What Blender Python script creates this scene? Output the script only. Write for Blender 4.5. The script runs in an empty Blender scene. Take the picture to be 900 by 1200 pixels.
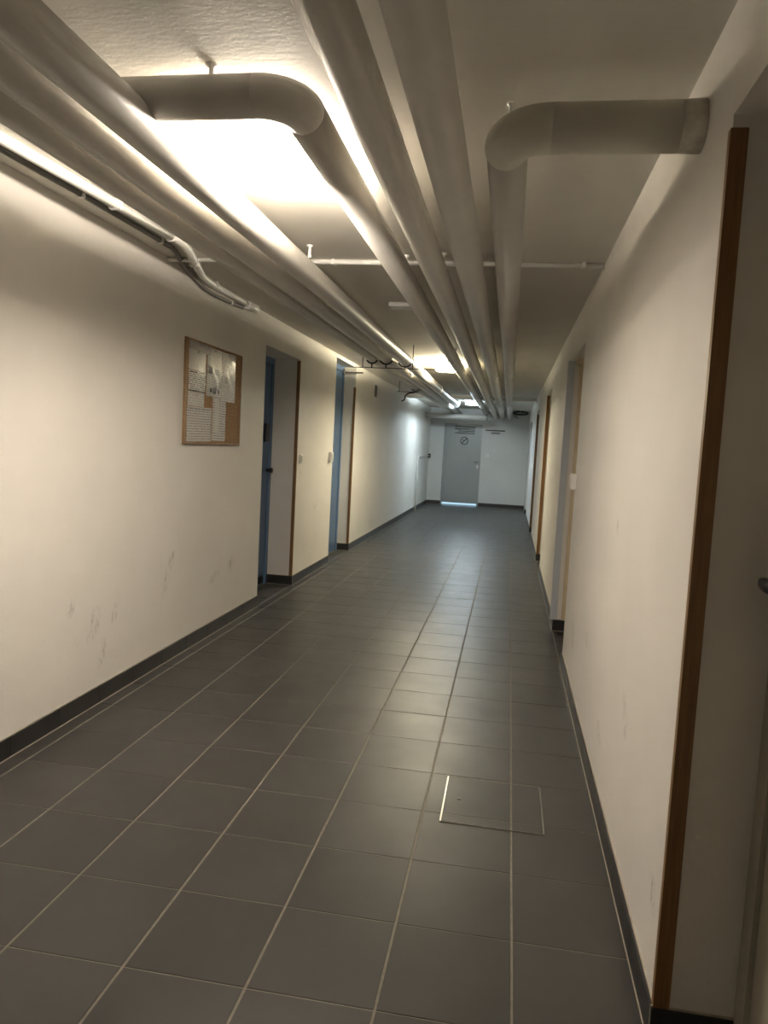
import bpy, math, random
from mathutils import Matrix, Vector
random.seed(7)
scene = bpy.context.scene
COL = scene.collection

# ------------------------------------------------------------------ camera
cam_d = bpy.data.cameras.new('camera')
cam = bpy.data.objects.new('camera', cam_d)
COL.objects.link(cam)
RIGHT = Vector((0.98488964, 0.16528474, 0.05170441))
DOWN = Vector((0.06542588, -0.07867798, -0.99475084))
FWD = Vector((-0.16034914, 0.9831026, -0.08830303))
CPOS = Vector((-0.09517, -2.05647, 1.38228))
m = Matrix.Identity(4)
for i in range(3):
    m[i][0] = RIGHT[i]; m[i][1] = -DOWN[i]; m[i][2] = -FWD[i]; m[i][3] = CPOS[i]
cam.matrix_world = m
cam_d.sensor_fit = 'VERTICAL'
cam_d.sensor_height = 36.0
cam_d.lens = 878.10 / 1200.0 * 36.0
cam_d.clip_start = 0.02
scene.camera = cam
scene.cycles.diffuse_bounces = 10

# ------------------------------------------------------------------ world (daylight outside the far door)
world = bpy.data.worlds.new('world')
scene.world = world
world.use_nodes = True
bg = world.node_tree.nodes['Background']
bg.inputs[0].default_value = (0.50, 0.78, 1.0, 1)
bg.inputs[1].default_value = 0.3

# ------------------------------------------------------------------ exposure
vs = scene.view_settings
vs.view_transform = 'Standard'
vs.look = 'None'
vs.exposure = 2.95
vs.gamma = 1.0
vs.use_curve_mapping = False
LAMP_WARM = (1.0, 0.88, 0.74)
LAMP_YELLOW = (1.0, 0.88, 0.62)
LAMP_COOL = (0.74, 0.90, 1.0)
LAMP_POWER = 24.0

# ------------------------------------------------------------------ material helpers
MATS = {}
def srgb(r, g, b):
    f = lambda c: (c / 255 / 12.92) if c / 255 <= 0.04045 else ((c / 255 + 0.055) / 1.055) ** 2.4
    return (f(r), f(g), f(b), 1)

class NT:
    def __init__(s, name):
        s.m = bpy.data.materials.new(name); s.m.use_nodes = True
        s.t = s.m.node_tree; s.n = s.t.nodes; s.b = s.n['Principled BSDF']
        s.co = None
        MATS[name] = s.m
    def add(s, kind, **kw):
        x = s.n.new(kind)
        for k, v in kw.items(): setattr(x, k, v)
        return x
    def link(s, a, b): s.t.links.new(a, b)
    def coords(s):
        if s.co is None: s.co = s.add('ShaderNodeTexCoord').outputs['Object']
        return s.co
    def mapping(s, scale, loc=(0, 0, 0)):
        x = s.add('ShaderNodeMapping'); s.link(s.coords(), x.inputs[0])
        x.inputs['Scale'].default_value = scale; x.inputs['Location'].default_value = loc
        return x.outputs[0]
    def noise(s, scale, vec=None, detail=4, rough=0.55):
        x = s.add('ShaderNodeTexNoise'); s.link(vec or s.coords(), x.inputs['Vector'])
        x.inputs['Scale'].default_value = scale; x.inputs['Detail'].default_value = detail
        x.inputs['Roughness'].default_value = rough
        return x.outputs[0]
    def ramp(s, fac, p0, c0, p1, c1):
        x = s.add('ShaderNodeValToRGB'); s.link(fac, x.inputs[0])
        e = x.color_ramp.elements
        e[0].position = p0; e[0].color = c0; e[1].position = p1; e[1].color = c1
        return x.outputs[0]
    def math(s, op, a, b=None, clamp=False):
        x = s.add('ShaderNodeMath', operation=op, use_clamp=clamp)
        for i, v in enumerate((a, b)):
            if v is None: continue
            if isinstance(v, (int, float)): x.inputs[i].default_value = v
            else: s.link(v, x.inputs[i])
        return x.outputs[0]
    def mix(s, fac, a, b, mode='MIX'):
        x = s.add('ShaderNodeMix', data_type='RGBA', blend_type=mode)
        for sock, v in ((x.inputs[0], fac), (x.inputs[6], a), (x.inputs[7], b)):
            if isinstance(v, (int, float)): sock.default_value = v
            elif isinstance(v, tuple): sock.default_value = v
            else: s.link(v, sock)
        return x.outputs[2]
    def bump(s, h, strength, dist=0.01):
        x = s.add('ShaderNodeBump'); s.link(h, x.inputs['Height'])
        x.inputs['Strength'].default_value = strength; x.inputs['Distance'].default_value = dist
        s.link(x.outputs[0], s.b.inputs['Normal'])
    def base(s, c):
        if isinstance(c, tuple): s.b.inputs['Base Color'].default_value = c
        else: s.link(c, s.b.inputs['Base Color'])
    def rough(s, v):
        if isinstance(v, (int, float)): s.b.inputs['Roughness'].default_value = v
        else: s.link(v, s.b.inputs['Roughness'])

def simple(name, col, rough=0.5, metal=0.0, var=0.12, scale=12.0, bump=0.0):
    k = NT(name)
    n = k.noise(scale)
    d = tuple(c * (1 - var) for c in col[:3]) + (1,)
    u = tuple(min(1, c * (1 + var)) for c in col[:3]) + (1,)
    k.base(k.ramp(n, 0.3, d, 0.7, u))
    k.rough(rough); k.b.inputs['Metallic'].default_value = metal
    if bump: k.bump(k.noise(scale * 9, detail=3), bump, 0.004)
    return k.m

def wall_mat(name, col, scuffs, axis):
    """cream paint with roller texture, faint soiling and rubbed scuff marks (y, z, size)"""
    k = NT(name)
    n = k.noise(1.4, detail=5)
    d = tuple(c * 0.93 for c in col[:3]) + (1,)
    c = k.ramp(n, 0.32, d, 0.68, col)
    # small handling marks low on the wall
    streak = k.noise(9.0, k.mapping((6, 6, 1.6)), detail=6, rough=0.75)
    sm = k.ramp(streak, 0.60, (0, 0, 0, 1), 0.68, (1, 1, 1, 1))
    sep = k.add('ShaderNodeSeparateXYZ'); k.link(k.coords(), sep.inputs[0])
    tot = None
    for (y, z, sy, sz) in scuffs:
        dy = k.math('DIVIDE', k.math('SUBTRACT', sep.outputs[1], y), sy)
        dz = k.math('DIVIDE', k.math('SUBTRACT', sep.outputs[2], z), sz)
        # slanted, like a rub from a trolley
        dy = k.math('SUBTRACT', dy, k.math('MULTIPLY', dz, 0.5))
        r = k.math('ADD', k.math('MULTIPLY', dy, dy), k.math('MULTIPLY', dz, dz))
        e = k.math('SUBTRACT', 1.0, r, clamp=True)
        tot = e if tot is None else k.math('MAXIMUM', tot, e)
    if tot is not None:
        st2 = k.noise(22.0, k.mapping((3, 3, 0.7)), detail=5, rough=0.8)
        f = k.math('MULTIPLY', tot, k.ramp(st2, 0.50, (0, 0, 0, 1), 0.66, (1, 1, 1, 1)))
        c = k.mix(k.math('MULTIPLY', f, 0.8), c, (0.10, 0.09, 0.08, 1))
    low = k.add('ShaderNodeMapRange'); k.link(sep.outputs[2], low.inputs[0])
    low.inputs[1].default_value = 1.1; low.inputs[2].default_value = 0.3
    c = k.mix(k.math('MULTIPLY', k.math('MULTIPLY', sm, low.outputs[0], clamp=True), 0.10), c, (0.2, 0.18, 0.16, 1))
    k.base(c); k.rough(0.72)
    k.bump(k.noise(70, detail=3), 0.16, 0.004)
    return k.m

CREAM = (0.79, 0.765, 0.72, 1)
wall_mat('paint_left', CREAM, [(1.339, .42, .07, .10), (1.544, .44, .04, .06), (2.12, .50, .06, .09), (3.2, .44, .07, .08),
                               (2.88, .40, .10, .05), (1.14, .54, .04, .06), (2.2, .62, .05, .07), (1.42, .25, .04, .08), (5.0, 1.05, .05, .05), (5.6, .7, .06, .04)], 0)
wall_mat('paint_right', CREAM, [(0.906, 1.12, .05, .05), (0.42, .55, .07, .08), (-.18, .29, .05, .06), (1.6, .5, .08, .05), (2.3, .35, .1, .1), (.97, .28, .08, .05)], 0)
wall_mat('paint_end', (0.70, 0.70, 0.67, 1), [], 0)
k = NT('ceiling_plaster')
k.base(k.ramp(k.noise(2.2, detail=6), 0.3, (0.72, 0.695, 0.64, 1), 0.7, (0.78, 0.755, 0.70, 1))); k.rough(0.8)
k.bump(k.noise(26, k.mapping((1, 2.2, 1)), detail=5, rough=0.6), 0.14, 0.008)

k = NT('floor_tile')
oi = k.add('ShaderNodeObjectInfo')
v = k.add('ShaderNodeMapRange'); k.link(oi.outputs['Random'], v.inputs[0])
v.inputs[3].default_value = 0.9; v.inputs[4].default_value = 1.1
geo = k.add('ShaderNodeNewGeometry')
gm = k.add('ShaderNodeMapping'); k.link(geo.outputs['Position'], gm.inputs[0])
n1 = k.noise(3.0, gm.outputs[0], detail=6)
c = k.ramp(n1, 0.3, (0.046, 0.044, 0.042, 1), 0.7, (0.058, 0.055, 0.052, 1))
mul = k.mix(1.0, c, v.outputs[0], 'MULTIPLY')
k.base(mul)
k.rough(k.ramp(k.noise(5, gm.outputs[0], detail=4), 0.3, (0.37,) * 3 + (1,), 0.7, (0.44,) * 3 + (1,)))
k.b.inputs['Specular IOR Level'].default_value = 0.42

simple('grout', (0.21, 0.19, 0.155, 1), 0.9, var=0.15, scale=30)
simple('grout_light', (0.42, 0.38, 0.31, 1), 0.9, var=0.15, scale=30)
simple('plinth_tile', (0.030, 0.029, 0.030, 1), 0.38, var=0.2, scale=8)
simple('pipe_jacket', (0.55, 0.53, 0.49, 1), 0.42, var=0.05, scale=3)
simple('pipe_jacket_olive', (0.55, 0.53, 0.46, 1), 0.5, var=0.06, scale=3, bump=0.03)
k = NT('sleeve_plaster')
k.base(k.ramp(k.noise(14, detail=6), 0.4, (0.50, 0.48, 0.41, 1), 0.62, (0.78, 0.75, 0.68, 1))); k.rough(0.85)
simple('white_plastic', (0.86, 0.85, 0.82, 1), 0.4, var=0.03)
simple('white_metal', (0.72, 0.71, 0.68, 1), 0.35, var=0.04)
simple('grey_cable', (0.20, 0.19, 0.18, 1), 0.5, var=0.1)
simple('black_plastic', (0.012, 0.012, 0.013, 1), 0.35, var=0.2)
simple('dark_metal', (0.05, 0.045, 0.04, 1), 0.45, 0.6)
simple('steel', (0.62, 0.61, 0.58, 1), 0.28, 1.0, var=0.06)
simple('blue_paint', (0.085, 0.16, 0.30, 1), 0.38, var=0.06, scale=2)
simple('blue_frame', (0.11, 0.19, 0.33, 1), 0.4, var=0.06, scale=2)
simple('pale_blue_paint', (0.55, 0.60, 0.66, 1), 0.5, var=0.04, scale=3)
simple('cream_paint', (0.66, 0.56, 0.40, 1), 0.5, var=0.06, scale=3)
simple('grey_door', (0.34, 0.36, 0.35, 1), 0.35, var=0.04, scale=2)
simple('beige_door', (0.44, 0.40, 0.32, 1), 0.4, var=0.05, scale=2)
simple('concrete', (0.55, 0.55, 0.53, 1), 0.9, var=0.1, scale=4)
k = NT('wood_strip')
wv = k.noise(5.0, k.mapping((30, 30, 1.2)), detail=6, rough=0.65)
k.base(k.ramp(wv, 0.25, (0.15, 0.072, 0.020, 1), 0.75, (0.27, 0.14, 0.046, 1))); k.rough(0.42)
k.bump(wv, 0.1, 0.003)
k = NT('cork')
ck = k.noise(85, detail=3, rough=0.8)
k.base(k.ramp(ck, 0.36, (0.16, 0.085, 0.035, 1), 0.64, (0.46, 0.29, 0.14, 1))); k.rough(0.9); k.bump(ck, 0.4, 0.003)
simple('board_frame', (0.30, 0.19, 0.10, 1), 0.5, var=0.2, scale=20)

def paper(name, line_h, word_w, ink, x0=0.0, tone=(0.62, 0.60, 0.57, 1), big=None):
    """sheet with rows of small printed words; local y across, z up"""
    k = NT(name)
    sep = k.add('ShaderNodeSeparateXYZ'); k.link(k.coords(), sep.inputs[0])
    y, z = sep.outputs[1], sep.outputs[2]
    row = k.math('FRACT', k.math('DIVIDE', z, line_h))
    inrow = k.math('LESS_THAN', row, 0.42)
    cmb = k.add('ShaderNodeCombineXYZ')
    k.link(k.math('DIVIDE', y, word_w), cmb.inputs[0]); k.link(k.math('FLOOR', k.math('DIVIDE', z, line_h)), cmb.inputs[1])
    nz = k.add('ShaderNodeTexNoise'); nz.inputs['Scale'].default_value = 1.0; nz.inputs['Detail'].default_value = 2
    k.link(cmb.outputs[0], nz.inputs['Vector'])
    word = k.math('GREATER_THAN', nz.outputs[0], 0.46)
    f = k.math('MULTIPLY', k.math('MULTIPLY', inrow, word), ink)
    c = k.mix(f, tone, (0.06, 0.06, 0.07, 1))
    if big:
        for (by, bz, hw, hh, colr) in big:
            ay = k.math('LESS_THAN', k.math('ABSOLUTE', k.math('SUBTRACT', y, by)), hw)
            az = k.math('LESS_THAN', k.math('ABSOLUTE', k.math('SUBTRACT', z, bz)), hh)
            c = k.mix(k.math('MULTIPLY', ay, az), c, colr)
    k.base(c); k.rough(0.22)
    k.b.inputs['Coat Weight'].default_value = 0.3
    k.bump(k.noise(14, detail=2), 0.25, 0.01)
    return k.m

def lamp_mat(name, col, power):
    k = NT(name)
    k.base((0.9, 0.9, 0.88, 1)); k.rough(0.3)
    k.b.inputs['Emission Color'].default_value = col + (1,)
    k.b.inputs['Emission Strength'].default_value = power
    return k.m

# ------------------------------------------------------------------ mesh helpers
class MB:
    def __init__(s): s.v = []; s.f = []; s.sm = []
    def box(s, x0, x1, y0, y1, z0, z1):
        o = len(s.v)
        s.v += [(x, y, z) for z in (z0, z1) for y in (y0, y1) for x in (x0, x1)]
        for q in ((0, 2, 3, 1), (4, 5, 7, 6), (0, 1, 5, 4), (2, 6, 7, 3), (0, 4, 6, 2), (1, 3, 7, 5)):
            s.f.append(tuple(o + i for i in q)); s.sm.append(False)
        return s
    def cham(s, x0, x1, y0, y1, z0, z1, c):
        """box whose top (z1) rim is chamfered by c"""
        o = len(s.v)
        s.v += [(x0, y0, z0), (x1, y0, z0), (x1, y1, z0), (x0, y1, z0),
                (x0, y0, z1 - c), (x1, y0, z1 - c), (x1, y1, z1 - c), (x0, y1, z1 - c),
                (x0 + c, y0 + c, z1), (x1 - c, y0 + c, z1), (x1 - c, y1 - c, z1), (x0 + c, y1 - c, z1)]
        F = [(3, 2, 1, 0), (8, 9, 10, 11)]
        for a in range(4):
            b = (a + 1) % 4
            F += [(a, b, b + 4, a + 4), (a + 4, b + 4, b + 8, a + 8)]
        for q in F: s.f.append(tuple(o + i for i in q)); s.sm.append(False)
        return s
    def rbox(s, x0, x1, y0, y1, z0, z1, c):
        """box with all edges bevelled by c (three stacked octagon-free loops)"""
        o = len(s.v)
        def ring(z, i): return [(x0 + i, y0 + i, z), (x1 - i, y0 + i, z), (x1 - i, y1 - i, z), (x0 + i, y1 - i, z)]
        s.v += ring(z0, c) + ring(z0 + c, 0) + ring(z1 - c, 0) + ring(z1, c)
        F = [(3, 2, 1, 0), (12, 13, 14, 15)]
        for l in range(3):
            for a in range(4):
                b = (a + 1) % 4
                F.append((l * 4 + a, l * 4 + b, l * 4 + 4 + b, l * 4 + 4 + a))
        for q in F: s.f.append(tuple(o + i for i in q)); s.sm.append(False)
        return s
    def tube(s, pts, r, n=12, cap=True):
        """sweep a circle along a polyline; r number or list"""
        pts = [Vector(p) for p in pts]
        rs = r if isinstance(r, (list, tuple)) else [r] * len(pts)
        o = len(s.v); up = None
        for i, p in enumerate(pts):
            a = pts[max(0, i - 1)]; b = pts[min(len(pts) - 1, i + 1)]
            if i == 0: d = (pts[1] - p).normalized()
            elif i == len(pts) - 1: d = (p - pts[i - 1]).normalized()
            else: d = ((p - a).normalized() + (b - p).normalized()).normalized()
            if up is None:
                up = Vector((0, 0, 1)) if abs(d.z) < 0.9 else Vector((1, 0, 0))
            e1 = (up - d * up.dot(d)).normalized(); up = e1
            e2 = d.cross(e1)
            for j in range(n):
                t = 2 * math.pi * j / n
                s.v.append(tuple(p + (e1 * math.cos(t) + e2 * math.sin(t)) * rs[i]))
        for i in range(len(pts) - 1):
            for j in range(n):
                j2 = (j + 1) % n
                s.f.append((o + i * n + j, o + i * n + j2, o + (i + 1) * n + j2, o + (i + 1) * n + j)); s.sm.append(True)
        if cap:
            s.f.append(tuple(o + j for j in reversed(range(n)))); s.sm.append(False)
            l = o + (len(pts) - 1) * n
            s.f.append(tuple(l + j for j in range(n))); s.sm.append(False)
        return s
    def lathe(s, prof, c, n=40):
        """profile [(r, z)] turned about the vertical through c"""
        o = len(s.v); k = len(prof)
        for (r, z) in prof:
            for j in range(n):
                t = 2 * math.pi * j / n
                s.v.append((c[0] + max(r, 1e-4) * math.cos(t), c[1] + max(r, 1e-4) * math.sin(t), c[2] + z))
        for i in range(k - 1):
            for j in range(n):
                j2 = (j + 1) % n
                s.f.append((o + i * n + j, o + i * n + j2, o + (i + 1) * n + j2, o + (i + 1) * n + j)); s.sm.append(True)
        return s
    def mesh(s, name, mat):
        me = bpy.data.meshes.new(name)
        me.from_pydata(s.v, [], s.f)
        me.polygons.foreach_set('use_smooth', s.sm)
        me.materials.append(MATS[mat]); me.update()
        import bmesh
        bm = bmesh.new(); bm.from_mesh(me); bmesh.ops.recalc_face_normals(bm, faces=bm.faces); bm.to_mesh(me); bm.free()
        return me
    def build(s, name, mat, parent=None):
        return link(name, s.mesh(name, mat), parent)

def link(name, me, parent=None, loc=None):
    o = bpy.data.objects.new(name, me); COL.objects.link(o)
    if parent is not None: o.parent = parent
    if loc is not None: o.location = loc
    return o
def tag(o, label, cat, group=None):
    o['label'] = label; o['category'] = cat
    if group: o['group'] = group
    return o
def struct(o, label=None, cat=None):
    o['kind'] = 'structure'
    if label: o['label'] = label
    if cat: o['category'] = cat
    return o
def empty(name, loc):
    o = bpy.data.objects.new(name, None); COL.objects.link(o); o.location = loc
    o.empty_display_size = 0.05
    return o
class Off:
    """parent helper: build meshes in world coordinates under an empty placed at the base"""
    def __init__(s, name, loc): s.o = empty(name, loc); s.l = Vector(loc)
    def part(s, mb, name, mat, parent=None):
        l = s.l
        mb.v = [tuple(Vector(p) - l) for p in mb.v]
        return mb.build(name, mat, parent or s.o)

# ------------------------------------------------------------------ dimensions
XL, XR = -2.086, 0.3236
ZC = 2.386            # main ceiling
YB, YE = -7.6, 16.6   # back and end of the corridor
TX, TY = 1 / 3, 0.34646
TH = 0.45             # wall thickness
L_OPEN = [(3.83, 4.83, 2.14, 0.245), (6.30, 7.40, 2.345, 0.15)]
R_OPEN = [(-1.28, -0.29, 2.125, 0.183), (2.90, 3.90, 2.10, 0.12), (6.75, 7.76, 2.13, 0.12), (10.25, 11.25, 2.10, 0.12), (14.3, 15.3, 2.05, 0.12)]

# ------------------------------------------------------------------ setting: walls
def side_wall(name, xin, xout, opens, mat, ztop, label):
    mb = MB(); x0, x1 = min(xin, xout), max(xin, xout)
    y = YB
    for (a, b, h, d) in opens:
        mb.box(x0, x1, y, a, -0.06, ztop)
        mb.box(x0, x1, a, b, h, ztop)
        y = b
    mb.box(x0, x1, y, YE, -0.06, ztop)
    return struct(mb.build(name, mat), label, 'wall')
wl = side_wall('wall_left', XL, XL - TH, L_OPEN, 'paint_left', ZC + 0.1, 'cream painted corridor wall with two blue door recesses')
wr = side_wall('wall_right', XR + 0.006, XR + TH, R_OPEN, 'paint_right', ZC + 0.1, 'cream painted corridor wall with a wood-edged doorway recess')
# end wall with the exit door opening
DX0, DX1, DZ = -1.735, -0.800, 2.01
mb = MB()
mb.box(XL - TH, DX0, YE, YE + 0.3, -0.06, ZC + 0.1).box(DX1, XR + TH, YE, YE + 0.3, -0.06, ZC + 0.1).box(DX0, DX1, YE, YE + 0.3, DZ, ZC + 0.1)
we = struct(mb.build('wall_end', 'paint_end'), 'pale wall closing the far end of the corridor', 'wall')
struct(MB().box(XL - TH, XR + TH, YB - 0.2, YB, -0.06, ZC + 0.1).build('wall_back', 'paint_right'), 'cream wall behind the viewer', 'wall')

# ceiling slab
mb = MB()
mb.box(XL - TH, XR + TH, YB - 0.2, YE + 0.3, ZC, ZC + 0.2)
ceil = struct(mb.build('ceiling', 'ceiling_plaster'), 'rough plastered corridor ceiling', 'ceiling')
struct(MB().box(XL, XR + 0.006, 11.95, 12.35, 2.315, ZC).build('trim_7', 'ceiling_plaster'), 'shallow ceiling beam crossing above the pipes', 'beam')

# ------------------------------------------------------------------ setting: floor and tiles
mb = MB().box(XL - TH, XR + TH, YB - 0.2, YE + 0.29, -0.06, -0.0016)
floor = struct(mb.build('floor', 'grout'), 'dark grey tiled corridor floor', 'floor')
GX, GY = 0.0036, 0.0020        # half joint widths: long joints are wider
def tile_mesh(w, d):
    return MB().cham(0, w, 0, d, -0.02, 0, 0.0012).mesh('tile', 'floor_tile')
cols = []
for k_ in range(-6, 0): cols.append((k_ * TX + GX, (k_ + 1) * TX - GX))
cols.append((0 + GX, XR - 0.004))
cols.append((XL + 0.012, -6 * TX - GX))
meshes = [tile_mesh(b - a, TY - 2 * GY) for a, b in cols]
r_first, r_last = -22, 47
stuff = MB()
for j in range(r_first, r_last + 1):
    y0 = j * TY + GY
    y1 = min((j + 1) * TY - GY, YE - 0.008)
    for ci_, (a, b) in enumerate(cols):
        if -5 <= j <= 27:
            t_ = link('tile', meshes[ci_], floor, (a, y0, 0))
            t_.rotation_euler = (math.radians(random.uniform(-.07, .07)), math.radians(random.uniform(-.07, .07)), 0)
        else:
            stuff.cham(a, b, y0, y1, -0.02, 0, 0.0012)
st = stuff.build('far_tiles', 'floor_tile', floor); st['kind'] = 'stuff'
# tiles on the floor of the recesses
for (a, b, h, d) in L_OPEN:
    n = 3; w = (b - a) / n
    me = MB().cham(0, d - 0.006, 0, w - 0.004, -0.02, 0, 0.0012).mesh('tile', 'floor_tile')
    for i in range(n): link('tile', me, floor, (XL - d, a + i * w + 0.002, 0))
    link('tile', MB().cham(0, 0.014, 0, b - a - .004, -0.02, 0, 0.0012).mesh('tile', 'floor_tile'), floor, (XL - 0.004, a + .002, 0))
for (a, b, h, d) in R_OPEN:
    n = 3; w = (b - a) / n
    me = MB().cham(0, d + 0.002, 0, w - 0.004, -0.02, 0, 0.0012).mesh('tile', 'floor_tile')
    for i in range(n): link('tile', me, floor, (XR + 0.002, a + i * w + 0.002, 0))

# ------------------------------------------------------------------ setting: tiled baseboards
BH = 0.088
def baseboard(name, label, runs):
    """runs: list of (kind, fixed, a, b, sign): 'y' runs along y at x=fixed, 'x' runs along x at y=fixed"""
    root = None
    g = MB()
    for (kd, fx, a, b, sg) in runs:
        t0, t1 = sorted((fx, fx + sg * 0.004))
        if kd == 'y': g.box(t0, t1, a, b, -0.003, BH + 0.004)
        else: g.box(a, b, t0, t1, -0.003, BH + 0.004)
        # light sealing joint at the foot
        t0, t1 = sorted((fx, fx + sg * 0.013))
        if kd == 'y': g.box(t0, t1, a, b, -0.003, 0.003)
        else: g.box(a, b, t0, t1, -0.003, 0.003)
    root = struct(g.build(name, 'grout_light'), label, 'baseboard')
    cache = {}
    for (kd, fx, a, b, sg) in runs:
        cuts = [a]
        if kd == 'y':
            j = math.floor(a / TY) + 1
            while j * TY < b - 0.03:
                if j * TY > a + 0.03: cuts.append(j * TY)
                j += 1
        cuts.append(b)
        for p, q in zip(cuts[:-1], cuts[1:]):
            key = (kd, sg, round(q - p, 4))
            if key not in cache:
                L = q - p - 0.003
                x0, x1 = sorted((0, sg * 0.010))
                bx = MB().box(x0, x1, 0.0015, 0.0015 + L, 0.003, BH) if kd == 'y' else MB().box(0.0015, 0.0015 + L, x0, x1, 0.003, BH)
                cache[key] = bx.mesh('baseboard_tile', 'plinth_tile')
            link('baseboard_tile', cache[key], root, (fx, p, 0) if kd == 'y' else (p, fx, 0))
    return root
runs = []; y = YB
for (a, b, h, d) in L_OPEN:
    runs += [('y', XL, y, a, 1), ('x', b, XL - d, XL + 0.010, -1), ('x', a, XL - d, XL, 1)]; y = b
runs.append(('y', XL, y, YE, 1))
baseboard('baseboard_left', 'black tile baseboard below the notice board wall', runs)
runs = []; y = YB
WRX = XR + 0.006
for (a, b, h, d) in R_OPEN:
    runs += [('y', WRX, y, a, -1), ('x', b, WRX - 0.010, WRX + d - 0.006, -1), ('x', a, WRX, WRX + d - 0.006, 1)]; y = b
runs.append(('y', WRX, y, YE, -1))
baseboard('baseboard_right', 'black tile baseboard below the plain cream wall', runs)
baseboard('baseboard_end', 'black tile baseboard along the far end wall', [('x', YE, XL + .012, DX0, -1), ('x', YE, DX1, XR - .006, -1)])

# ------------------------------------------------------------------ setting: corner strips
def corner_left(name, y, ztop, label):
    struct(MB().rbox(XL - 0.026, XL + 0.004, y - 0.006, y + 0.012, BH, ztop, 0.002).build(name, 'wood_strip'), label, 'trim')
corner_left('trim_1', 4.83, 2.13, 'wooden corner strip of the doorway recess beside the notice board')
corner_left('trim_2', 7.40, 2.10, 'wooden corner strip of the second blue doorway recess')
def corner_right(name, y, ztop, mat, label, w=0.032, out=0.003, z0=BH):
    struct(MB().rbox(WRX - out - 0.002, WRX + w, y - 0.006, y + 0.014, z0, ztop, 0.002).build(name, mat), label, 'trim')
corner_right('trim_3', -0.29, 2.097, 'wood_strip', 'brown wooden corner strip on the near doorway recess under the elbowed pipe')
corner_right('trim_4', 3.90, 2.10, 'pale_blue_paint', 'pale blue painted corner strip of a cream-framed doorway', w=0.022, out=0.028)
corner_right('trim_5', 7.76, 2.12, 'wood_strip', 'brown wooden corner strip of the recess beyond the cream-framed doorway', w=0.034)
corner_right('trim_6', 11.25, 2.05, 'wood_strip', 'dark wooden corner strip of a far doorway recess', w=0.045)

# ------------------------------------------------------------------ doors
def leaf_door(name, side, op, leaf, frame, label, handle=True):
    a, b, h, d = op
    s = -1 if side == 'L' else 1
    xf = (XL if side == 'L' else WRX - 0.006) + s * d      # face of the door
    o = Off(name, (xf, (a + b) / 2, 0)); struct(o.o, label, 'door')
    def bx(x0, x1, *r):
        x0, x1 = sorted((x0, x1)); return (x0, x1) + r
    fw = 0.06
    fr = MB()
    fr.box(*bx(xf - s * 0.0, xf + s * 0.08, a, a + fw, 0, h)).box(*bx(xf, xf + s * 0.08, b - fw, b, 0, h)).box(*bx(xf, xf + s * 0.08, a + fw, b - fw, h - fw, h))
    o.part(fr, 'door_frame', frame)
    lf = MB().rbox(*bx(xf + s * 0.012, xf + s * 0.06, a + fw + 0.003, b - fw - 0.003, 0.006, h - fw - 0.003), 0.003)
    leaf_o = o.part(lf, 'door_leaf', leaf)
    return o, xf, s, leaf_o

# left: blue doors
o, xf, s, lf = leaf_door('door_1', 'L', L_OPEN[0], 'blue_paint', 'blue_frame', 'blue metal door in the recess beside the notice board')
o.part(MB().rbox(xf + 0.0, xf + 0.012, 4.60, 4.70, 1.36, 1.53, 0.002), 'lock_plate', 'black_plastic')
hb = MB().tube([(xf - 0.012, 4.735, 1.095), (xf + 0.025, 4.735, 1.095)], 0.016, 14)
hb.tube([(xf + 0.025, 4.735, 1.095), (xf + 0.045, 4.735, 1.095)], [0.026, 0.022], 16)
o.part(hb, 'door_knob', 'black_plastic')
o.part(MB().rbox(xf - 0.002, xf + 0.006, 4.58, 4.68, 0.03, 0.10, 0.001), 'floor_bolt', 'black_plastic')
o, xf, s, lf = leaf_door('door_2', 'L', L_OPEN[1], 'blue_paint', 'blue_frame', 'blue metal door in the tall recess past the light switch')
o.part(MB().tube([(xf - .012, 6.45, 1.05), (xf + .05, 6.45, 1.05), (xf + .05, 6.57, 1.05)], 0.010, 10), 'door_handle', 'steel')
# right doors
o, xf, s, lf = leaf_door('door_3', 'R', R_OPEN[0], 'beige_door', 'beige_door', 'beige door deep in the near wood-edged recess')
hb = MB().tube([(xf + 0.012, -0.405, 1.13), (xf - 0.045, -0.405, 1.13)], 0.011, 12)
hb.tube([(xf - 0.045, -0.335, 1.132), (xf - 0.050, -0.37, 1.131), (xf - 0.052, -0.405, 1.13), (xf - 0.050, -0.52, 1.13)], [0.008, 0.014, 0.015, 0.012], 12)
o.part(hb, 'door_handle', 'black_plastic')
o, xf, s, lf = leaf_door('door_4', 'R', R_OPEN[1], 'beige_door', 'cream_paint', 'door with a cream frame beyond the near plain wall')
o.part(MB().rbox(xf - 0.058, xf, 3.83, 3.895, 0.10, 2.06, 0.003), 'cream_casing', 'cream_paint')
o.part(MB().rbox(xf - 0.085, xf, 3.74, 3.895, 2.062, 2.098, 0.003), 'casing_block', 'cream_paint')
leaf_door('door_5', 'R', R_OPEN[2], 'beige_door', 'wood_strip', 'wood-framed door in the recess beyond the cream-framed doorway')
leaf_door('door_6', 'R', R_OPEN[3], 'grey_door', 'wood_strip', 'wood-framed grey door in the recess under the ceiling beam')
leaf_door('door_7', 'R', R_OPEN[4], 'beige_door', 'wood_strip', 'wood-framed door in the last recess by the end wall')

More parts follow.
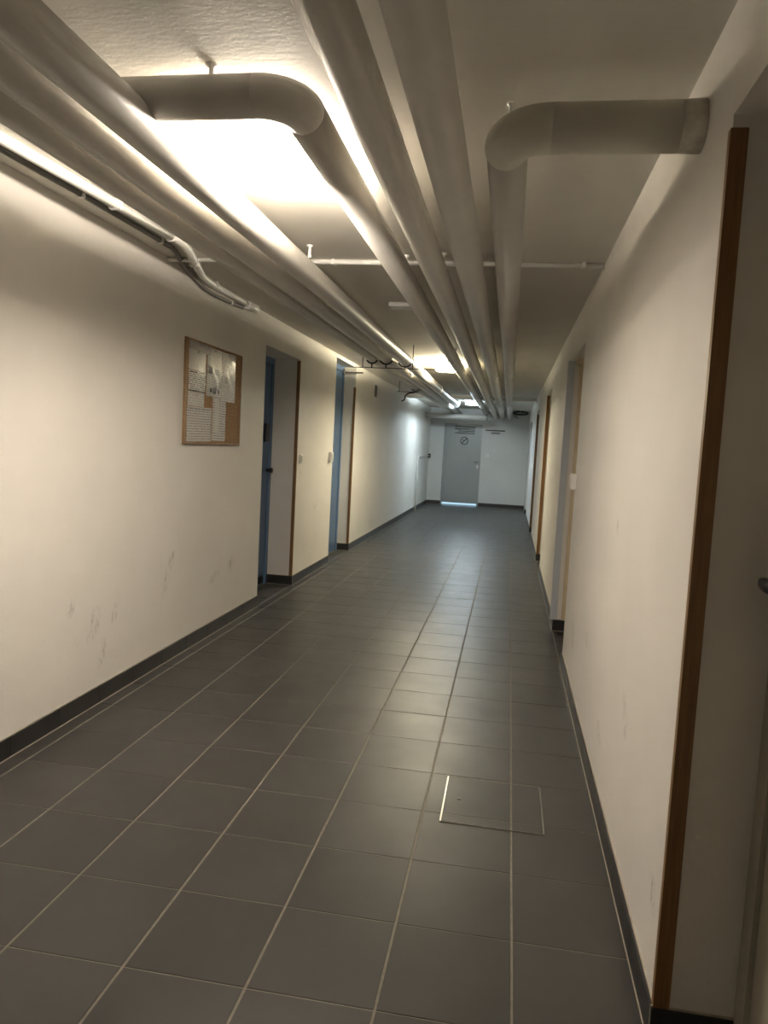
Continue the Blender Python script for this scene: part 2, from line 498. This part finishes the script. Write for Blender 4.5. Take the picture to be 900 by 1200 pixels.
# exit door in the end wall, daylight under it
o = Off('door_8', ((DX0 + DX1) / 2, YE + 0.05, 0)); struct(o.o, 'grey metal exit door with a prohibition sign and daylight under it', 'door')
yd = YE + 0.03
fr = MB().box(DX0, DX0 + 0.035, YE - 0.004, YE + 0.10, 0, DZ).box(DX1 - 0.035, DX1, YE - 0.004, YE + 0.10, 0, DZ).box(DX0 + 0.035, DX1 - 0.035, YE - 0.004, YE + 0.10, DZ - 0.035, DZ)
o.part(fr, 'door_frame', 'grey_door')
GAP = 0.055
leaf = o.part(MB().rbox(DX0 + 0.037, DX1 - 0.037, yd, yd + 0.05, GAP, DZ - 0.037, 0.002), 'door_leaf', 'grey_door')
# ventilation slats
for i in range(4):
    z = 1.955 - i * 0.052
    sl = MB(); n = len(sl.v)
    x0, x1 = (-1.47, -0.98) if i != 2 else (-1.38, -0.98)
    sl.v += [(x0, yd - .001, z), (x1, yd - .001, z), (x1, yd - .022, z - .022), (x0, yd - .022, z - .022),
             (x0, yd - .001, z - .010), (x1, yd - .001, z - .010), (x1, yd - .020, z - .026), (x0, yd - .020, z - .026)]
    for q in ((0, 1, 2, 3), (7, 6, 5, 4), (0, 4, 5, 1), (1, 5, 6, 2), (2, 6, 7, 3), (3, 7, 4, 0)): sl.f.append(q); sl.sm.append(False)
    o.part(sl, 'vent_slat', 'steel')
# prohibition sign: ring, slash and small pictogram
cx, cz, rr = -1.225, 1.60, 0.088
ring = MB(); N = 40
pts = [(cx + rr * math.cos(2 * math.pi * i / N), yd - 0.002, cz + rr * math.sin(2 * math.pi * i / N)) for i in range(N + 1)]
ring.tube(pts, 0.010, 6, cap=False)
dx = rr * math.sqrt(.5)
ring.tube([(cx - dx, yd - .002, cz - dx), (cx + dx, yd - .002, cz + dx)], 0.010, 6)
sg = o.part(ring, 'prohibition_sign', 'black_plastic')
o.part(MB().box(cx - 0.05, cx - 0.005, yd - .003, yd, cz + 0.005, cz + 0.025), 'pictogram_bar', 'black_plastic', sg)
# lever and key plate
hb = MB().tube([(-0.868, yd, 1.105), (-0.868, yd - 0.055, 1.105), (-0.955, yd - 0.055, 1.105)], 0.014, 10)
o.part(hb, 'door_handle', 'steel')
o.part(MB().rbox(-0.892, -0.845, yd - 0.010, yd, 0.93, 1.02, 0.002), 'key_plate', 'steel')
# outside landing that carries the daylight seen under the door
struct(MB().box(-4, 2.5, YE + 0.30, YE + 5, -0.10, -0.012).build('floor_outside', 'concrete'), 'sunlit concrete landing outside the exit door', 'ground')

# ------------------------------------------------------------------ ceiling lamps
def lamp(x, y, mat, label, z=ZC, rad=0.145):
    o = Off('ceiling_lamp', (x, y, z)); tag(o.o, label, 'lamp', 'drum ceiling lamps')
    o.part(MB().lathe([(0, 0), (rad - 0.012, 0), (rad - 0.012, -0.018), (0, -0.018)], (x, y, z)), 'lamp_base', 'white_metal')
    R_ = rad; H = 0.098
    side = [(R_ - 0.004, -0.016), (R_, -0.022), (R_, -H + 0.022), (R_ - 0.006, -H + 0.009)]
    bot = [(R_ - 0.006, -H + 0.009), (R_ - 0.02, -H + 0.002), (R_ * 0.6, -H), (0, -H - 0.001)]
    d = o.part(MB().lathe(bot, (x, y, z)), 'diffuser', mat)
    o.part(MB().lathe(side, (x, y, z)), 'side_band', mat + '_side')
for nm, colr, pw in (('lamp_warm', LAMP_WARM, 1.0), ('lamp_yellow', LAMP_YELLOW, 1.3), ('lamp_cool', LAMP_COOL, 1.0)):
    lamp_mat(nm, colr, LAMP_POWER * pw * 0.72); lamp_mat(nm + '_side', colr, LAMP_POWER * pw * 1.3)
lamp(-0.89, 0.56, 'lamp_warm', 'glowing white drum lamp beside the pipe elbow near the notice board')
lamp(-0.88, 6.88, 'lamp_yellow', 'glowing drum lamp partly behind pipes past the second blue door')
lamp(-0.90, 13.25, 'lamp_cool', 'bluish drum lamp behind the ceiling beam near the end door')

# ------------------------------------------------------------------ pipes
def arc(c, a0, a1, R_, n=12):
    return [(c[0] + R_ * math.cos(math.radians(a0 + (a1 - a0) * i / n)), c[1] + R_ * math.sin(math.radians(a0 + (a1 - a0) * i / n)), c[2]) for i in range(n + 1)]
NS = 32
def straight(x, z, r, y0, y1, label, mat='pipe_jacket', bands=()):
    o = Off('insulated_pipe', (x, y0, z - r)); tag(o.o, label, 'pipe', 'insulated pipes under the ceiling')
    o.part(MB().tube([(x, y0 + (y1 - y0) * i / 6, z) for i in range(7)], r, NS), 'pipe_run', mat)
    for yb in bands:
        o.part(MB().tube([(x, yb - 0.012, z), (x, yb + 0.012, z)], r + 0.0025, NS), 'clamp_band', 'steel')
    return o
ZL = 2.245
o = straight(-1.1775, 2.240, 0.0598, YB + 0.01, 12.60, 'grey insulated pipe that the branch pipe joins, next to the drum lamp', bands=(5.4, 8.9))
o.part(MB().tube([(-1.1775, 12.60 + 0.10 * math.sin(math.radians(q_)), 2.340 - 0.10 * math.cos(math.radians(q_))) for q_ in range(0, 91, 10)] + [(-1.1775, 12.70, ZC - 0.002)], 0.0605, NS), 'end_elbow', 'pipe_jacket')
straight(-1.368, 2.257, 0.0580, YB + 0.01, YE - 0.005, 'grey insulated pipe in the middle of three running along the notice board wall', bands=(5.4, 10.2))
straight(-1.511, 2.250, 0.0464, YB + 0.01, YE - 0.005, 'slimmer insulated pipe nearest the white conduit on the notice board wall', bands=(5.4, 8.9))
straight(-0.500, 2.220, 0.0565, YB + 0.01, YE - 0.005, 'straight grey insulated pipe next to the branch pipe curving past the lamp', bands=(5.6, 11.0))
straight(-0.332, 2.220, 0.0615, YB + 0.01, YE - 0.005, 'straight grey insulated pipe next to the pipe that elbows into the wall', bands=(6.3, 11.0))
# branch from the wall-side pipe: across, elbow, then along the corridor
xb, yb_, zb, rb, Rb = -0.728, -0.042, 2.2995, 0.0595, 0.104
rc = 0.0555        # the cross run is a size smaller; the elbow widens
o = Off('insulated_pipe', (xb, yb_, zb - rb)); tag(o.o, 'grey insulated branch pipe elbowing around the drum lamp near the notice board', 'pipe', 'insulated pipes under the ceiling')
o.part(MB().tube([(-1.205, yb_, zb), (xb - Rb, yb_, zb)], rc, NS), 'cross_run', 'pipe_jacket')
o.part(MB().tube([(xb - Rb - .004, yb_, zb)] + arc((xb - Rb, yb_ + Rb, zb), -90, 0, Rb, 14) + [(xb, yb_ + Rb + .004, zb)], [rc] + [rc + (rb - rc) * i / 14 for i in range(15)] + [rb], NS, cap=False), 'elbow', 'pipe_jacket')
o.part(MB().tube([(xb, yb_ + Rb, zb), (xb, 4, zb), (xb, 9, zb), (xb, YE - 0.005, zb)], rb, NS), 'pipe_run', 'pipe_jacket')
for yq in (5.6, 11.0): o.part(MB().tube([(xb, yq - .012, zb), (xb, yq + .012, zb)], rb + .0025, NS), 'clamp_band', 'steel')
# pipe that comes out of the wall and elbows along the corridor
xs, ys, zs, rs_, Rs = -0.158, 0.005, 2.222, 0.0595, 0.115
o = Off('insulated_pipe', (xs, ys, zs - rs_)); tag(o.o, 'insulated pipe elbowing out of the wall above the wood-edged doorway', 'pipe', 'insulated pipes under the ceiling')
o.part(MB().tube([(XR - 0.050, ys, zs), (xs + Rs, ys, zs)], rs_ + 0.0022, NS), 'cross_run', 'pipe_jacket_olive')
o.part(MB().tube([(XR + 0.005, ys, zs), (XR - 0.025, ys, zs), (XR - 0.052, ys, zs)], [rs_ + 0.004, rs_ + .0035, rs_ + 0.0025], NS), 'wall_sleeve', 'sleeve_plaster')
o.part(MB().tube([(xs + Rs + .004, ys, zs)] + arc((xs + Rs, ys + Rs, zs), 270, 180, Rs, 12) + [(xs, ys + Rs + .004, zs)], rs_ + 0.0022, NS), 'elbow', 'pipe_jacket_olive')
o.part(MB().tube([(xs, ys + Rs, zs), (xs, 4, zs), (xs, 9, zs), (xs, YE - 0.005, zs)], rs_ - 0.0015, NS), 'pipe_run', 'pipe_jacket')
for yq in (6.3, 11.0): o.part(MB().tube([(xs, yq - .012, zs), (xs, yq + .012, zs)], rs_ + .002, NS), 'clamp_band', 'steel')
# cross pipe by the end wall
o = Off('cross_pipe', (-1.38, 15.38, 2.10)); tag(o.o, 'grey cross pipe spanning the corridor in front of the exit door', 'pipe')
o.part(MB().tube([(XL + 0.002, 15.38, 2.138), (-0.69, 15.38, 2.138)], 0.058, 24), 'pipe_run', 'pipe_jacket')
o.part(MB().tube([(-0.69, 15.38, 2.138), (-0.655, 15.38, 2.138), (-0.645, 15.38, 2.138)], [0.064, 0.064, 0.055], 24), 'end_cap', 'steel')

# ------------------------------------------------------------------ pipe hangers
def hanger(x, y, ztop_pipe, label, big=1.0):
    o = Off('pipe_hanger', (x, y, ztop_pipe)); tag(o.o, label, 'hanger', 'pipe hangers under the ceiling')
    o.part(MB().tube([(x, y, ztop_pipe - 0.004), (x, y, ZC - 0.03)], 0.005, 8), 'rod', 'dark_metal')
    o.part(MB().lathe([(0.0, 0), (0.016 * big, 0), (0.016 * big, -0.006), (0.007 * big, -0.010), (0.007 * big, -0.045), (0.011 * big, -0.050), (0.011 * big, -0.060), (0.0, -0.066)], (x, y, ZC), 14), 'anchor_sleeve', 'white_plastic')
hanger(-1.1775, 1.775, 2.3040, 'white anchor with a dark rod beside the lower pipe, just before the cross conduit')
hanger(-0.700, 1.955, 2.354, 'white anchor holding the branch pipe just before the cross conduit')
hanger(-0.500, 1.905, 2.2765, 'white anchor holding the straight pipe just before the cross conduit')
hanger(-0.158, 0.225, 2.281, 'small white anchor over the elbow of the pipe entering the wall', 0.7)
hanger(-0.960, -0.042, 2.359, 'white anchor over the cross run of the branch pipe')
hanger(-0.700, 5.60, 2.354, 'rod holding the branch pipe before the second lamp')

# wall struts with clamps that carry the wall-side pipes
def strut(y, z, x0, x1, rods, clamps, label):
    o = Off('pipe_strut', ((x0 + x1) / 2, y, z)); tag(o.o, label, 'bracket', 'struts under the pipes')
    o.part(MB().tube([(x0, y, z), (x1, y, z)], 0.0045, 8), 'cross_rod', 'dark_metal')
    for (x, zt) in rods: o.part(MB().tube([(x, y, z), (x, y, zt)], 0.005, 8), 'drop_rod', 'dark_metal')
    for (x, zp, r) in clamps:
        cl = MB().tube([(x + (r + .012) * math.cos(math.radians(q_)), y, zp + (r + .012) * math.sin(math.radians(q_))) for q_ in range(205, 336, 13)], 0.008, 8)
        cl.tube([(x, y, zp - r - .012), (x, y, z)], 0.007, 8)
        o.part(cl, 'clamp', 'black_plastic')
    return o
strut(5.40, 2.150, -1.68, -0.82, [(-1.10, ZC), (-1.605, ZC)], [(-1.1775, 2.240, .0598), (-1.368, 2.257, .058), (-1.511, 2.250, .0464)], 'thin dark trapeze strut with clamps under the pipes near the first blue door')
so = strut(8.90, 2.180, -1.78, -1.46, [(-1.75, ZC)], [(-1.511, 2.250, .0464)], 'short dark strut with a dangling cable under the pipes past the second blue door')
so.part(MB().tube([(-1.52, 8.89, 2.175), (-1.60, 8.87, 2.16), (-1.65, 8.86, 2.12), (-1.66, 8.86, 2.06), (-1.70, 8.87, 2.04)], 0.010, 8), 'dangling_cable', 'black_plastic')

# ------------------------------------------------------------------ conduits
o = Off('cross_conduit', (-0.45, 2.065, ZC - 0.03)); tag(o.o, 'thin white conduit crossing the ceiling above all the pipes', 'conduit')
o.part(MB().tube([(XL + 0.002, 2.05, ZC - 0.0132), (XR + 0.004, 2.08, ZC - 0.0132)], 0.0131, 12), 'tube', 'white_plastic')
for x in (-1.12, 0.22):
    o.part(MB().rbox(x - 0.010, x + 0.010, 2.045, 2.085, ZC - 0.0290, ZC, 0.003), 'clip', 'white_plastic')
o = Off('cross_conduit', (-0.45, 11.92, ZC - 0.03)); tag(o.o, 'white conduit running along the front of the ceiling beam', 'conduit')
o.part(MB().tube([(XL + 0.002, 11.938, ZC - 0.0132), (XR + 0.004, 11.938, ZC - 0.0132)], 0.0131, 12), 'tube', 'white_plastic')

def smooth(pts, n=6):
    """Catmull-Rom through points"""
    P = [Vector(p) for p in pts]; P = [P[0]] + P + [P[-1]]; out = []
    for i in range(1, len(P) - 2):
        a, b, c, d = P[i - 1:i + 3]
        for k in range(n):
            t = k / n
            out.append(0.5 * ((2 * b) + (c - a) * t + (2 * a - 5 * b + 4 * c - d) * t * t + (3 * b - a - 3 * c + d) * t ** 3))
    out.append(P[-2]); return out
o = Off('wall_conduit', (XL, 1.0, 2.40)); tag(o.o, 'white kinked conduit along the ceiling edge above the notice board', 'conduit')
def on_line(y): return -1.905 + 0.053 * y
zw = ZC - 0.0225
o.part(MB().tube([(-1.95, YB + .01, zw), (-1.94, -1, zw), (on_line(.35), 0.35, zw), (on_line(1.56), 1.56, zw)], 0.0215, 14), 'tube', 'white_plastic')
o.part(MB().tube(smooth([(on_line(1.54), 1.54, zw), (-1.822, 1.66, zw), (-1.872, 1.87, zw), (-1.960, 2.17, zw - .002), (-2.030, 2.42, zw - .003), (-2.056, 2.64, zw - .003), (-2.058, 2.74, zw - .003)]), 0.0235, 14), 'bent_section', 'white_plastic')
o.part(MB().tube([(-2.058, 2.72, zw - .003), (-2.058, 3.28, zw - .003)], 0.020, 14), 'tube', 'white_plastic')
o.part(MB().tube([(-2.052, 3.27, zw - .010), (-2.052, 3.46, zw - .010)], 0.031, 14), 'end_socket', 'white_plastic')
for (x, y) in ((on_line(1.05), 1.05), (on_line(1.55), 1.55), (-1.93, 2.07), (-2.056, 2.66)):
    o.part(MB().rbox(x - .027, x + .027, y - .013, y + .013, ZC - .048, ZC, .006), 'clip', 'white_plastic')
o = Off('wall_cable', (XL, 1.0, 2.36)); tag(o.o, 'dark grey cable following beside the white conduit down onto the wall', 'cable')
o.part(MB().tube(smooth([(-1.99, YB + .01, 2.372), (-1.985, -1, 2.372), (-1.970, 0.46, 2.372), (-1.950, 0.98, 2.372), (-1.940, 1.70, 2.372), (-1.955, 1.86, 2.371), (-2.02, 2.08, 2.370), (-2.066, 2.28, 2.362), (-2.0725, 2.42, 2.335), (-2.0725, 2.56, 2.312), (-2.0725, 2.8, 2.308), (-2.0725, 3.24, 2.325)]), 0.0125, 12), 'cable', 'grey_cable')
for (x, y) in ((-1.951, .95), (-1.941, 1.66)):
    o.part(MB().rbox(x - .016, x + .016, y - .009, y + .009, ZC - .029, ZC, .002), 'clip', 'white_plastic')
o.part(MB().rbox(XL, -2.058, 2.991, 3.009, 2.299, 2.331, .002), 'clip', 'white_plastic')

# short ceiling strip behind the branch pipe
o = Off('ceiling_box', (-0.92, 3.30, ZC - .03)); tag(o.o, 'small white junction strip on the ceiling between pipes', 'junction box')
o.part(MB().rbox(-1.00, -0.80, 3.23, 3.38, ZC - 0.028, ZC, 0.004), 'cover', 'white_plastic')
o.part(MB().tube([(-0.90, 3.30, ZC - .032), (-0.90, 3.30, ZC - .027)], 0.008, 10), 'screw', 'steel')

# ------------------------------------------------------------------ notice board and its sheets
BY0, BY1, BZ0, BZ1 = 2.298, 3.258, 1.327, 1.980
BX = XL
o = Off('notice_board', (BX, (BY0 + BY1) / 2, BZ0)); tag(o.o, 'cork notice board covered in printed sheets on the cream wall', 'notice board')
o.part(MB().box(BX, BX + 0.012, BY0 + .010, BY1 - .010, BZ0 + .010, BZ1 - .010), 'cork_panel', 'cork')
for (a, b, c, d) in ((BY0, BY1, BZ0, BZ0 + .013), (BY0, BY1, BZ1 - .013, BZ1), (BY0, BY0 + .013, BZ0 + .013, BZ1 - .013), (BY1 - .013, BY1, BZ0 + .013, BZ1 - .013)):
    o.part(MB().rbox(BX, BX + 0.017, a, b, c, d, 0.003), 'frame_rail', 'board_frame')
BW, BHH = BY1 - BY0, BZ1 - BZ0
dark = (0.05, 0.05, 0.055, 1); grey = (0.25, 0.25, 0.25, 1)
sheets = [
    # u0 u1 v0 v1 layer tilt material kwargs, label
    (.045, .40, .020, .105, 2, -1.0, dict(line_h=.011, word_w=.012, ink=.75, tone=(.50, .47, .45, 1)), 'narrow grey header sheet across the top of the notice board'),
    (.045, .315, .095, .29, 0, 0.0, dict(line_h=.009, word_w=.010, ink=.6), 'printed sheet directly under the header sheet on the notice board'),
    (.045, .315, .295, .49, 1, 0.4, dict(line_h=.0125, word_w=.035, ink=.75, big=[(0, .055, .12, .0035, dark), (0, -.060, .12, .0035, dark)]), 'list sheet with heavy rules on the notice board'),
    (.045, .305, .495, .63, 0, 0.0, dict(line_h=.016, word_w=.030, ink=.30), 'mostly blank small sheet above the big table sheet'),
    (.035, .435, .635, .972, 1, 0.6, dict(line_h=.016, word_w=.014, ink=.62, big=[(0, .095, .17, .0015, grey)]), 'large table sheet in a lower corner of the notice board'),
    (.335, .610, .030, .515, 1, 0.3, dict(line_h=.013, word_w=.011, ink=.6, big=[(-.075, .015, .032, .020, dark), (.03, .010, .042, .020, grey), (-.06, -.115, .022, .014, dark), (0, -.115, .026, .020, dark), (.07, -.118, .016, .013, dark), (.085, -.07, .016, .022, grey)]), 'sheet with small dark pictures on the notice board'),
    (.600, .865, .030, .540, 2, 0.8, dict(line_h=.014, word_w=.040, ink=.38, big=[(-.05, -.02, .028, .022, (.42, .40, .36, 1))]), 'tall pale sheet beside bare cork on the notice board'),
    (.455, .700, .500, .960, 0, -0.6, dict(line_h=.017, word_w=.020, ink=.55, big=[(-.045, .02, .035, .11, (.60, .58, .55, 1))]), 'tall form sheet low on the notice board next to bare cork'),
]
for i, (u0, u1, v0, v1, ly, tilt, kw, lab) in enumerate(sheets):
    mn = 'sheet_print_%d' % i
    paper(mn, **kw)
    w = (u1 - u0) * BW / 2; h = (v1 - v0) * BHH / 2
    cy = BY0 + (u0 + u1) / 2 * BW; cz = BZ1 - (v0 + v1) / 2 * BHH
    xx = BX + 0.0122 + ly * 0.0012
    s_ = MB(); n = 6
    # slightly bowed sheet with real thickness
    for side in (0, 1):
        for a in range(n + 1):
            yy = -w + 2 * w * a / n
            bow = 0.0018 * (1 - (yy / w) ** 2) + (0.0007 if side else 0)
            for zz in (-h, h): s_.v.append((bow, yy, zz))
    q = 2 * (n + 1)
    for a in range(n):
        i0 = 2 * a
        s_.f += [(i0, i0 + 1, i0 + 3, i0 + 2), (q + i0, q + i0 + 2, q + i0 + 3, q + i0 + 1), (i0, i0 + 2, q + i0 + 2, q + i0), (i0 + 1, q + i0 + 1, q + i0 + 3, i0 + 3)]
        s_.sm += [False] * 4
    s_.f += [(0, q, q + 1, 1), (2 * n, 2 * n + 1, q + 2 * n + 1, q + 2 * n)]; s_.sm += [False] * 2
    ob = s_.build('notice_sheet', mn); ob.location = (xx, cy, cz); ob.rotation_euler = (math.radians(tilt), 0, 0)
    tag(ob, lab, 'paper', 'sheets pinned to the notice board')
    pin = MB().lathe([(0, 0.0), (0.005, 0.0), (0.006, 0.003), (0.003, 0.007), (0, 0.008)], (0, 0, 0), 10)
    pin.v = [(p[2] + 0.002, p[0], p[1] + h - 0.012) for p in pin.v]
    pin.build('push_pin', 'steel', ob)

# ------------------------------------------------------------------ switches and wall fittings
def wall_switch(side, y, z, label, w=0.08, h=0.08, dep=0.030, rockers=1):
    s = 1 if side == 'L' else -1
    xw = XL if side == 'L' else WRX
    o = Off('light_switch', (xw, y, z - h / 2)); tag(o.o, label, 'light switch', 'wall switches')
    x0, x1 = sorted((xw, xw + s * dep))
    body = MB().rbox(x0, x1, y - w / 2, y + w / 2, z - h / 2, z + h / 2, 0.004); o.part(body, 'housing', 'white_plastic')
    x0, x1 = sorted((xw + s * (dep - .001), xw + s * (dep + 0.006)))
    o.part(MB().rbox(x0, x1, y - w * .32, y + w * .32, z - h * .34, z + h * .34, 0.002), 'rocker', 'white_metal')
wall_switch('L', 4.975, 1.215, 'white light switch right beside the wooden strip of the first blue door recess', dep=.014)
wall_switch('L', 6.15, 1.225, 'white switch box beside the second blue door recess', h=.11, dep=.035)
wall_switch('R', 2.84, 1.215, 'cream switch box at the edge of the cream-framed doorway', w=.07, h=.10, dep=.032)
o = Off('light_switch', (-0.645, YE, 1.21)); tag(o.o, 'white switch box on the end wall beside the exit door', 'light switch', 'wall switches')
o.part(MB().rbox(-0.685, -0.605, YE - 0.03, YE, 1.215, 1.305, 0.004), 'housing', 'white_plastic')
o.part(MB().rbox(-0.67, -0.62, YE - 0.036, YE - 0.029, 1.23, 1.29, 0.002), 'rocker', 'white_metal')

o = Off('wall_bracket', (-0.47, YE, 1.80)); tag(o.o, 'thin dark bar bracket on the end wall beside the exit door', 'bracket')
o.part(MB().rbox(-0.72, -0.25, YE - 0.03, YE, 1.872, 1.896, 0.003), 'bar', 'dark_metal')
o.part(MB().rbox(-0.58, -0.36, YE - 0.05, YE, 1.80, 1.835, 0.004), 'plate', 'grey_cable')
o = Off('wall_plaque', (XL, 8.80, 2.06)); tag(o.o, 'small dark upright plaque high on the wall past the second blue door', 'plaque')
o.part(MB().rbox(XL, XL + 0.015, 8.75, 8.86, 2.08, 2.25, 0.003), 'backing', 'grey_cable')
o.part(MB().rbox(XL + .014, XL + .018, 8.765, 8.845, 2.10, 2.23, 0.001), 'face', 'dark_metal')
o = Off('door_bar', (XL - 0.15, 7.34, 2.26)); tag(o.o, 'thin grey bar jutting out of the second blue door recess', 'bar')
o.part(MB().rbox(XL - 0.15, XL + 0.10, 7.33, 7.355, 2.272, 2.290, 0.003), 'arm', 'grey_cable')
o.part(MB().rbox(XL - 0.15, XL - 0.13, 7.30, 7.385, 2.24, 2.32, 0.003), 'mount', 'grey_cable')

# handrail-like grey tube at the end of the notice board wall
o = Off('wall_rail', (XL, 14.15, 0)); tag(o.o, 'grey tube rising from the floor and turning along the wall by the exit door', 'rail')
o.part(MB().tube([(XL + .03, 14.15, 0.001), (XL + .03, 14.15, 1.08)] + [(XL + .03, 14.25 - .10 * math.cos(math.radians(a)), 1.08 + .10 * math.sin(math.radians(a))) for a in (20, 45, 70, 90)] + [(XL + .03, 16.42, 1.19)], 0.017, 12), 'tube', 'white_metal')
o.part(MB().rbox(XL, XL + .06, 16.42, 16.56, 1.14, 1.24, 0.006), 'end_box', 'black_plastic')
for y, z in ((14.15, .5), (15.3, 1.185)):
    o.part(MB().box(XL, XL + .03, y - .012, y + .012, z - .012, z + .012), 'bracket', 'white_metal')

# coiled black cable by the far ceiling corner
o = Off('cable_coil', (0.12, 16.40, 2.27)); tag(o.o, 'coil of black cable under the pipes in the far ceiling corner', 'cable')
pts = []
for i in range(90):
    t = i / 90 * 2 * math.pi * 4
    pts.append((0.10 + (0.17 + .012 * math.sin(t * 2.3)) * math.cos(t), 16.50 + .03 * math.sin(t * .7), 2.33 + (0.035 + .010 * math.sin(t * 1.7)) * math.sin(t)))
o.part(MB().tube(pts, 0.011, 6), 'coil', 'black_plastic')
o.part(MB().tube([(0.0, 16.50, 2.30), (-.02, 16.50, 2.24), (0.05, 16.52, 2.20)], 0.010, 6), 'loose_end', 'black_plastic')
o.part(MB().box(0.08, 0.10, 16.45, YE, 2.36, 2.38), 'hook', 'steel')

# ------------------------------------------------------------------ floor hatch
HX0, HX1, HY0, HY1 = -0.262, 0.117, 0.632, 1.022
o = Off('floor_hatch', ((HX0 + HX1) / 2, (HY0 + HY1) / 2, 0)); tag(o.o, 'tiled inspection hatch with steel edges set into the floor', 'hatch')
ym = 2 * TY
for (a, b) in ((HX0 + .004, -GX), (GX, HX1 - .004)):
    for (c, d) in ((HY0 + .003, ym - GY), (ym + GY, HY1 - .003)):
        o.part(MB().cham(a, b, c, d, 0.0, 0.0022, 0.0008), 'tile', 'floor_tile')
o.part(MB().box(-GX, GX, HY0 + .003, HY1 - .003, 0.0, 0.0012).box(HX0 + .004, -GX, ym - GY, ym + GY, 0, .0012).box(GX, HX1 - .004, ym - GY, ym + GY, 0, .0012), 'joint', 'grout')
for x in (HX0, HX1):
    o.part(MB().box(x - .003, x + .003, HY0, HY1, 0.0, 0.0030), 'steel_edge', 'steel')
for y in (HY0, HY1):
    o.part(MB().box(HX0 + .003, HX1 - .003, y - .002, y + .002, 0.0, 0.0024), 'rim', 'grout')
o.part(MB().lathe([(0, .0028), (0.008, .0028), (0.008, .0020), (0, .0020)], (-0.204, 0.826, 0), 14), 'lifting_hole', 'black_plastic')
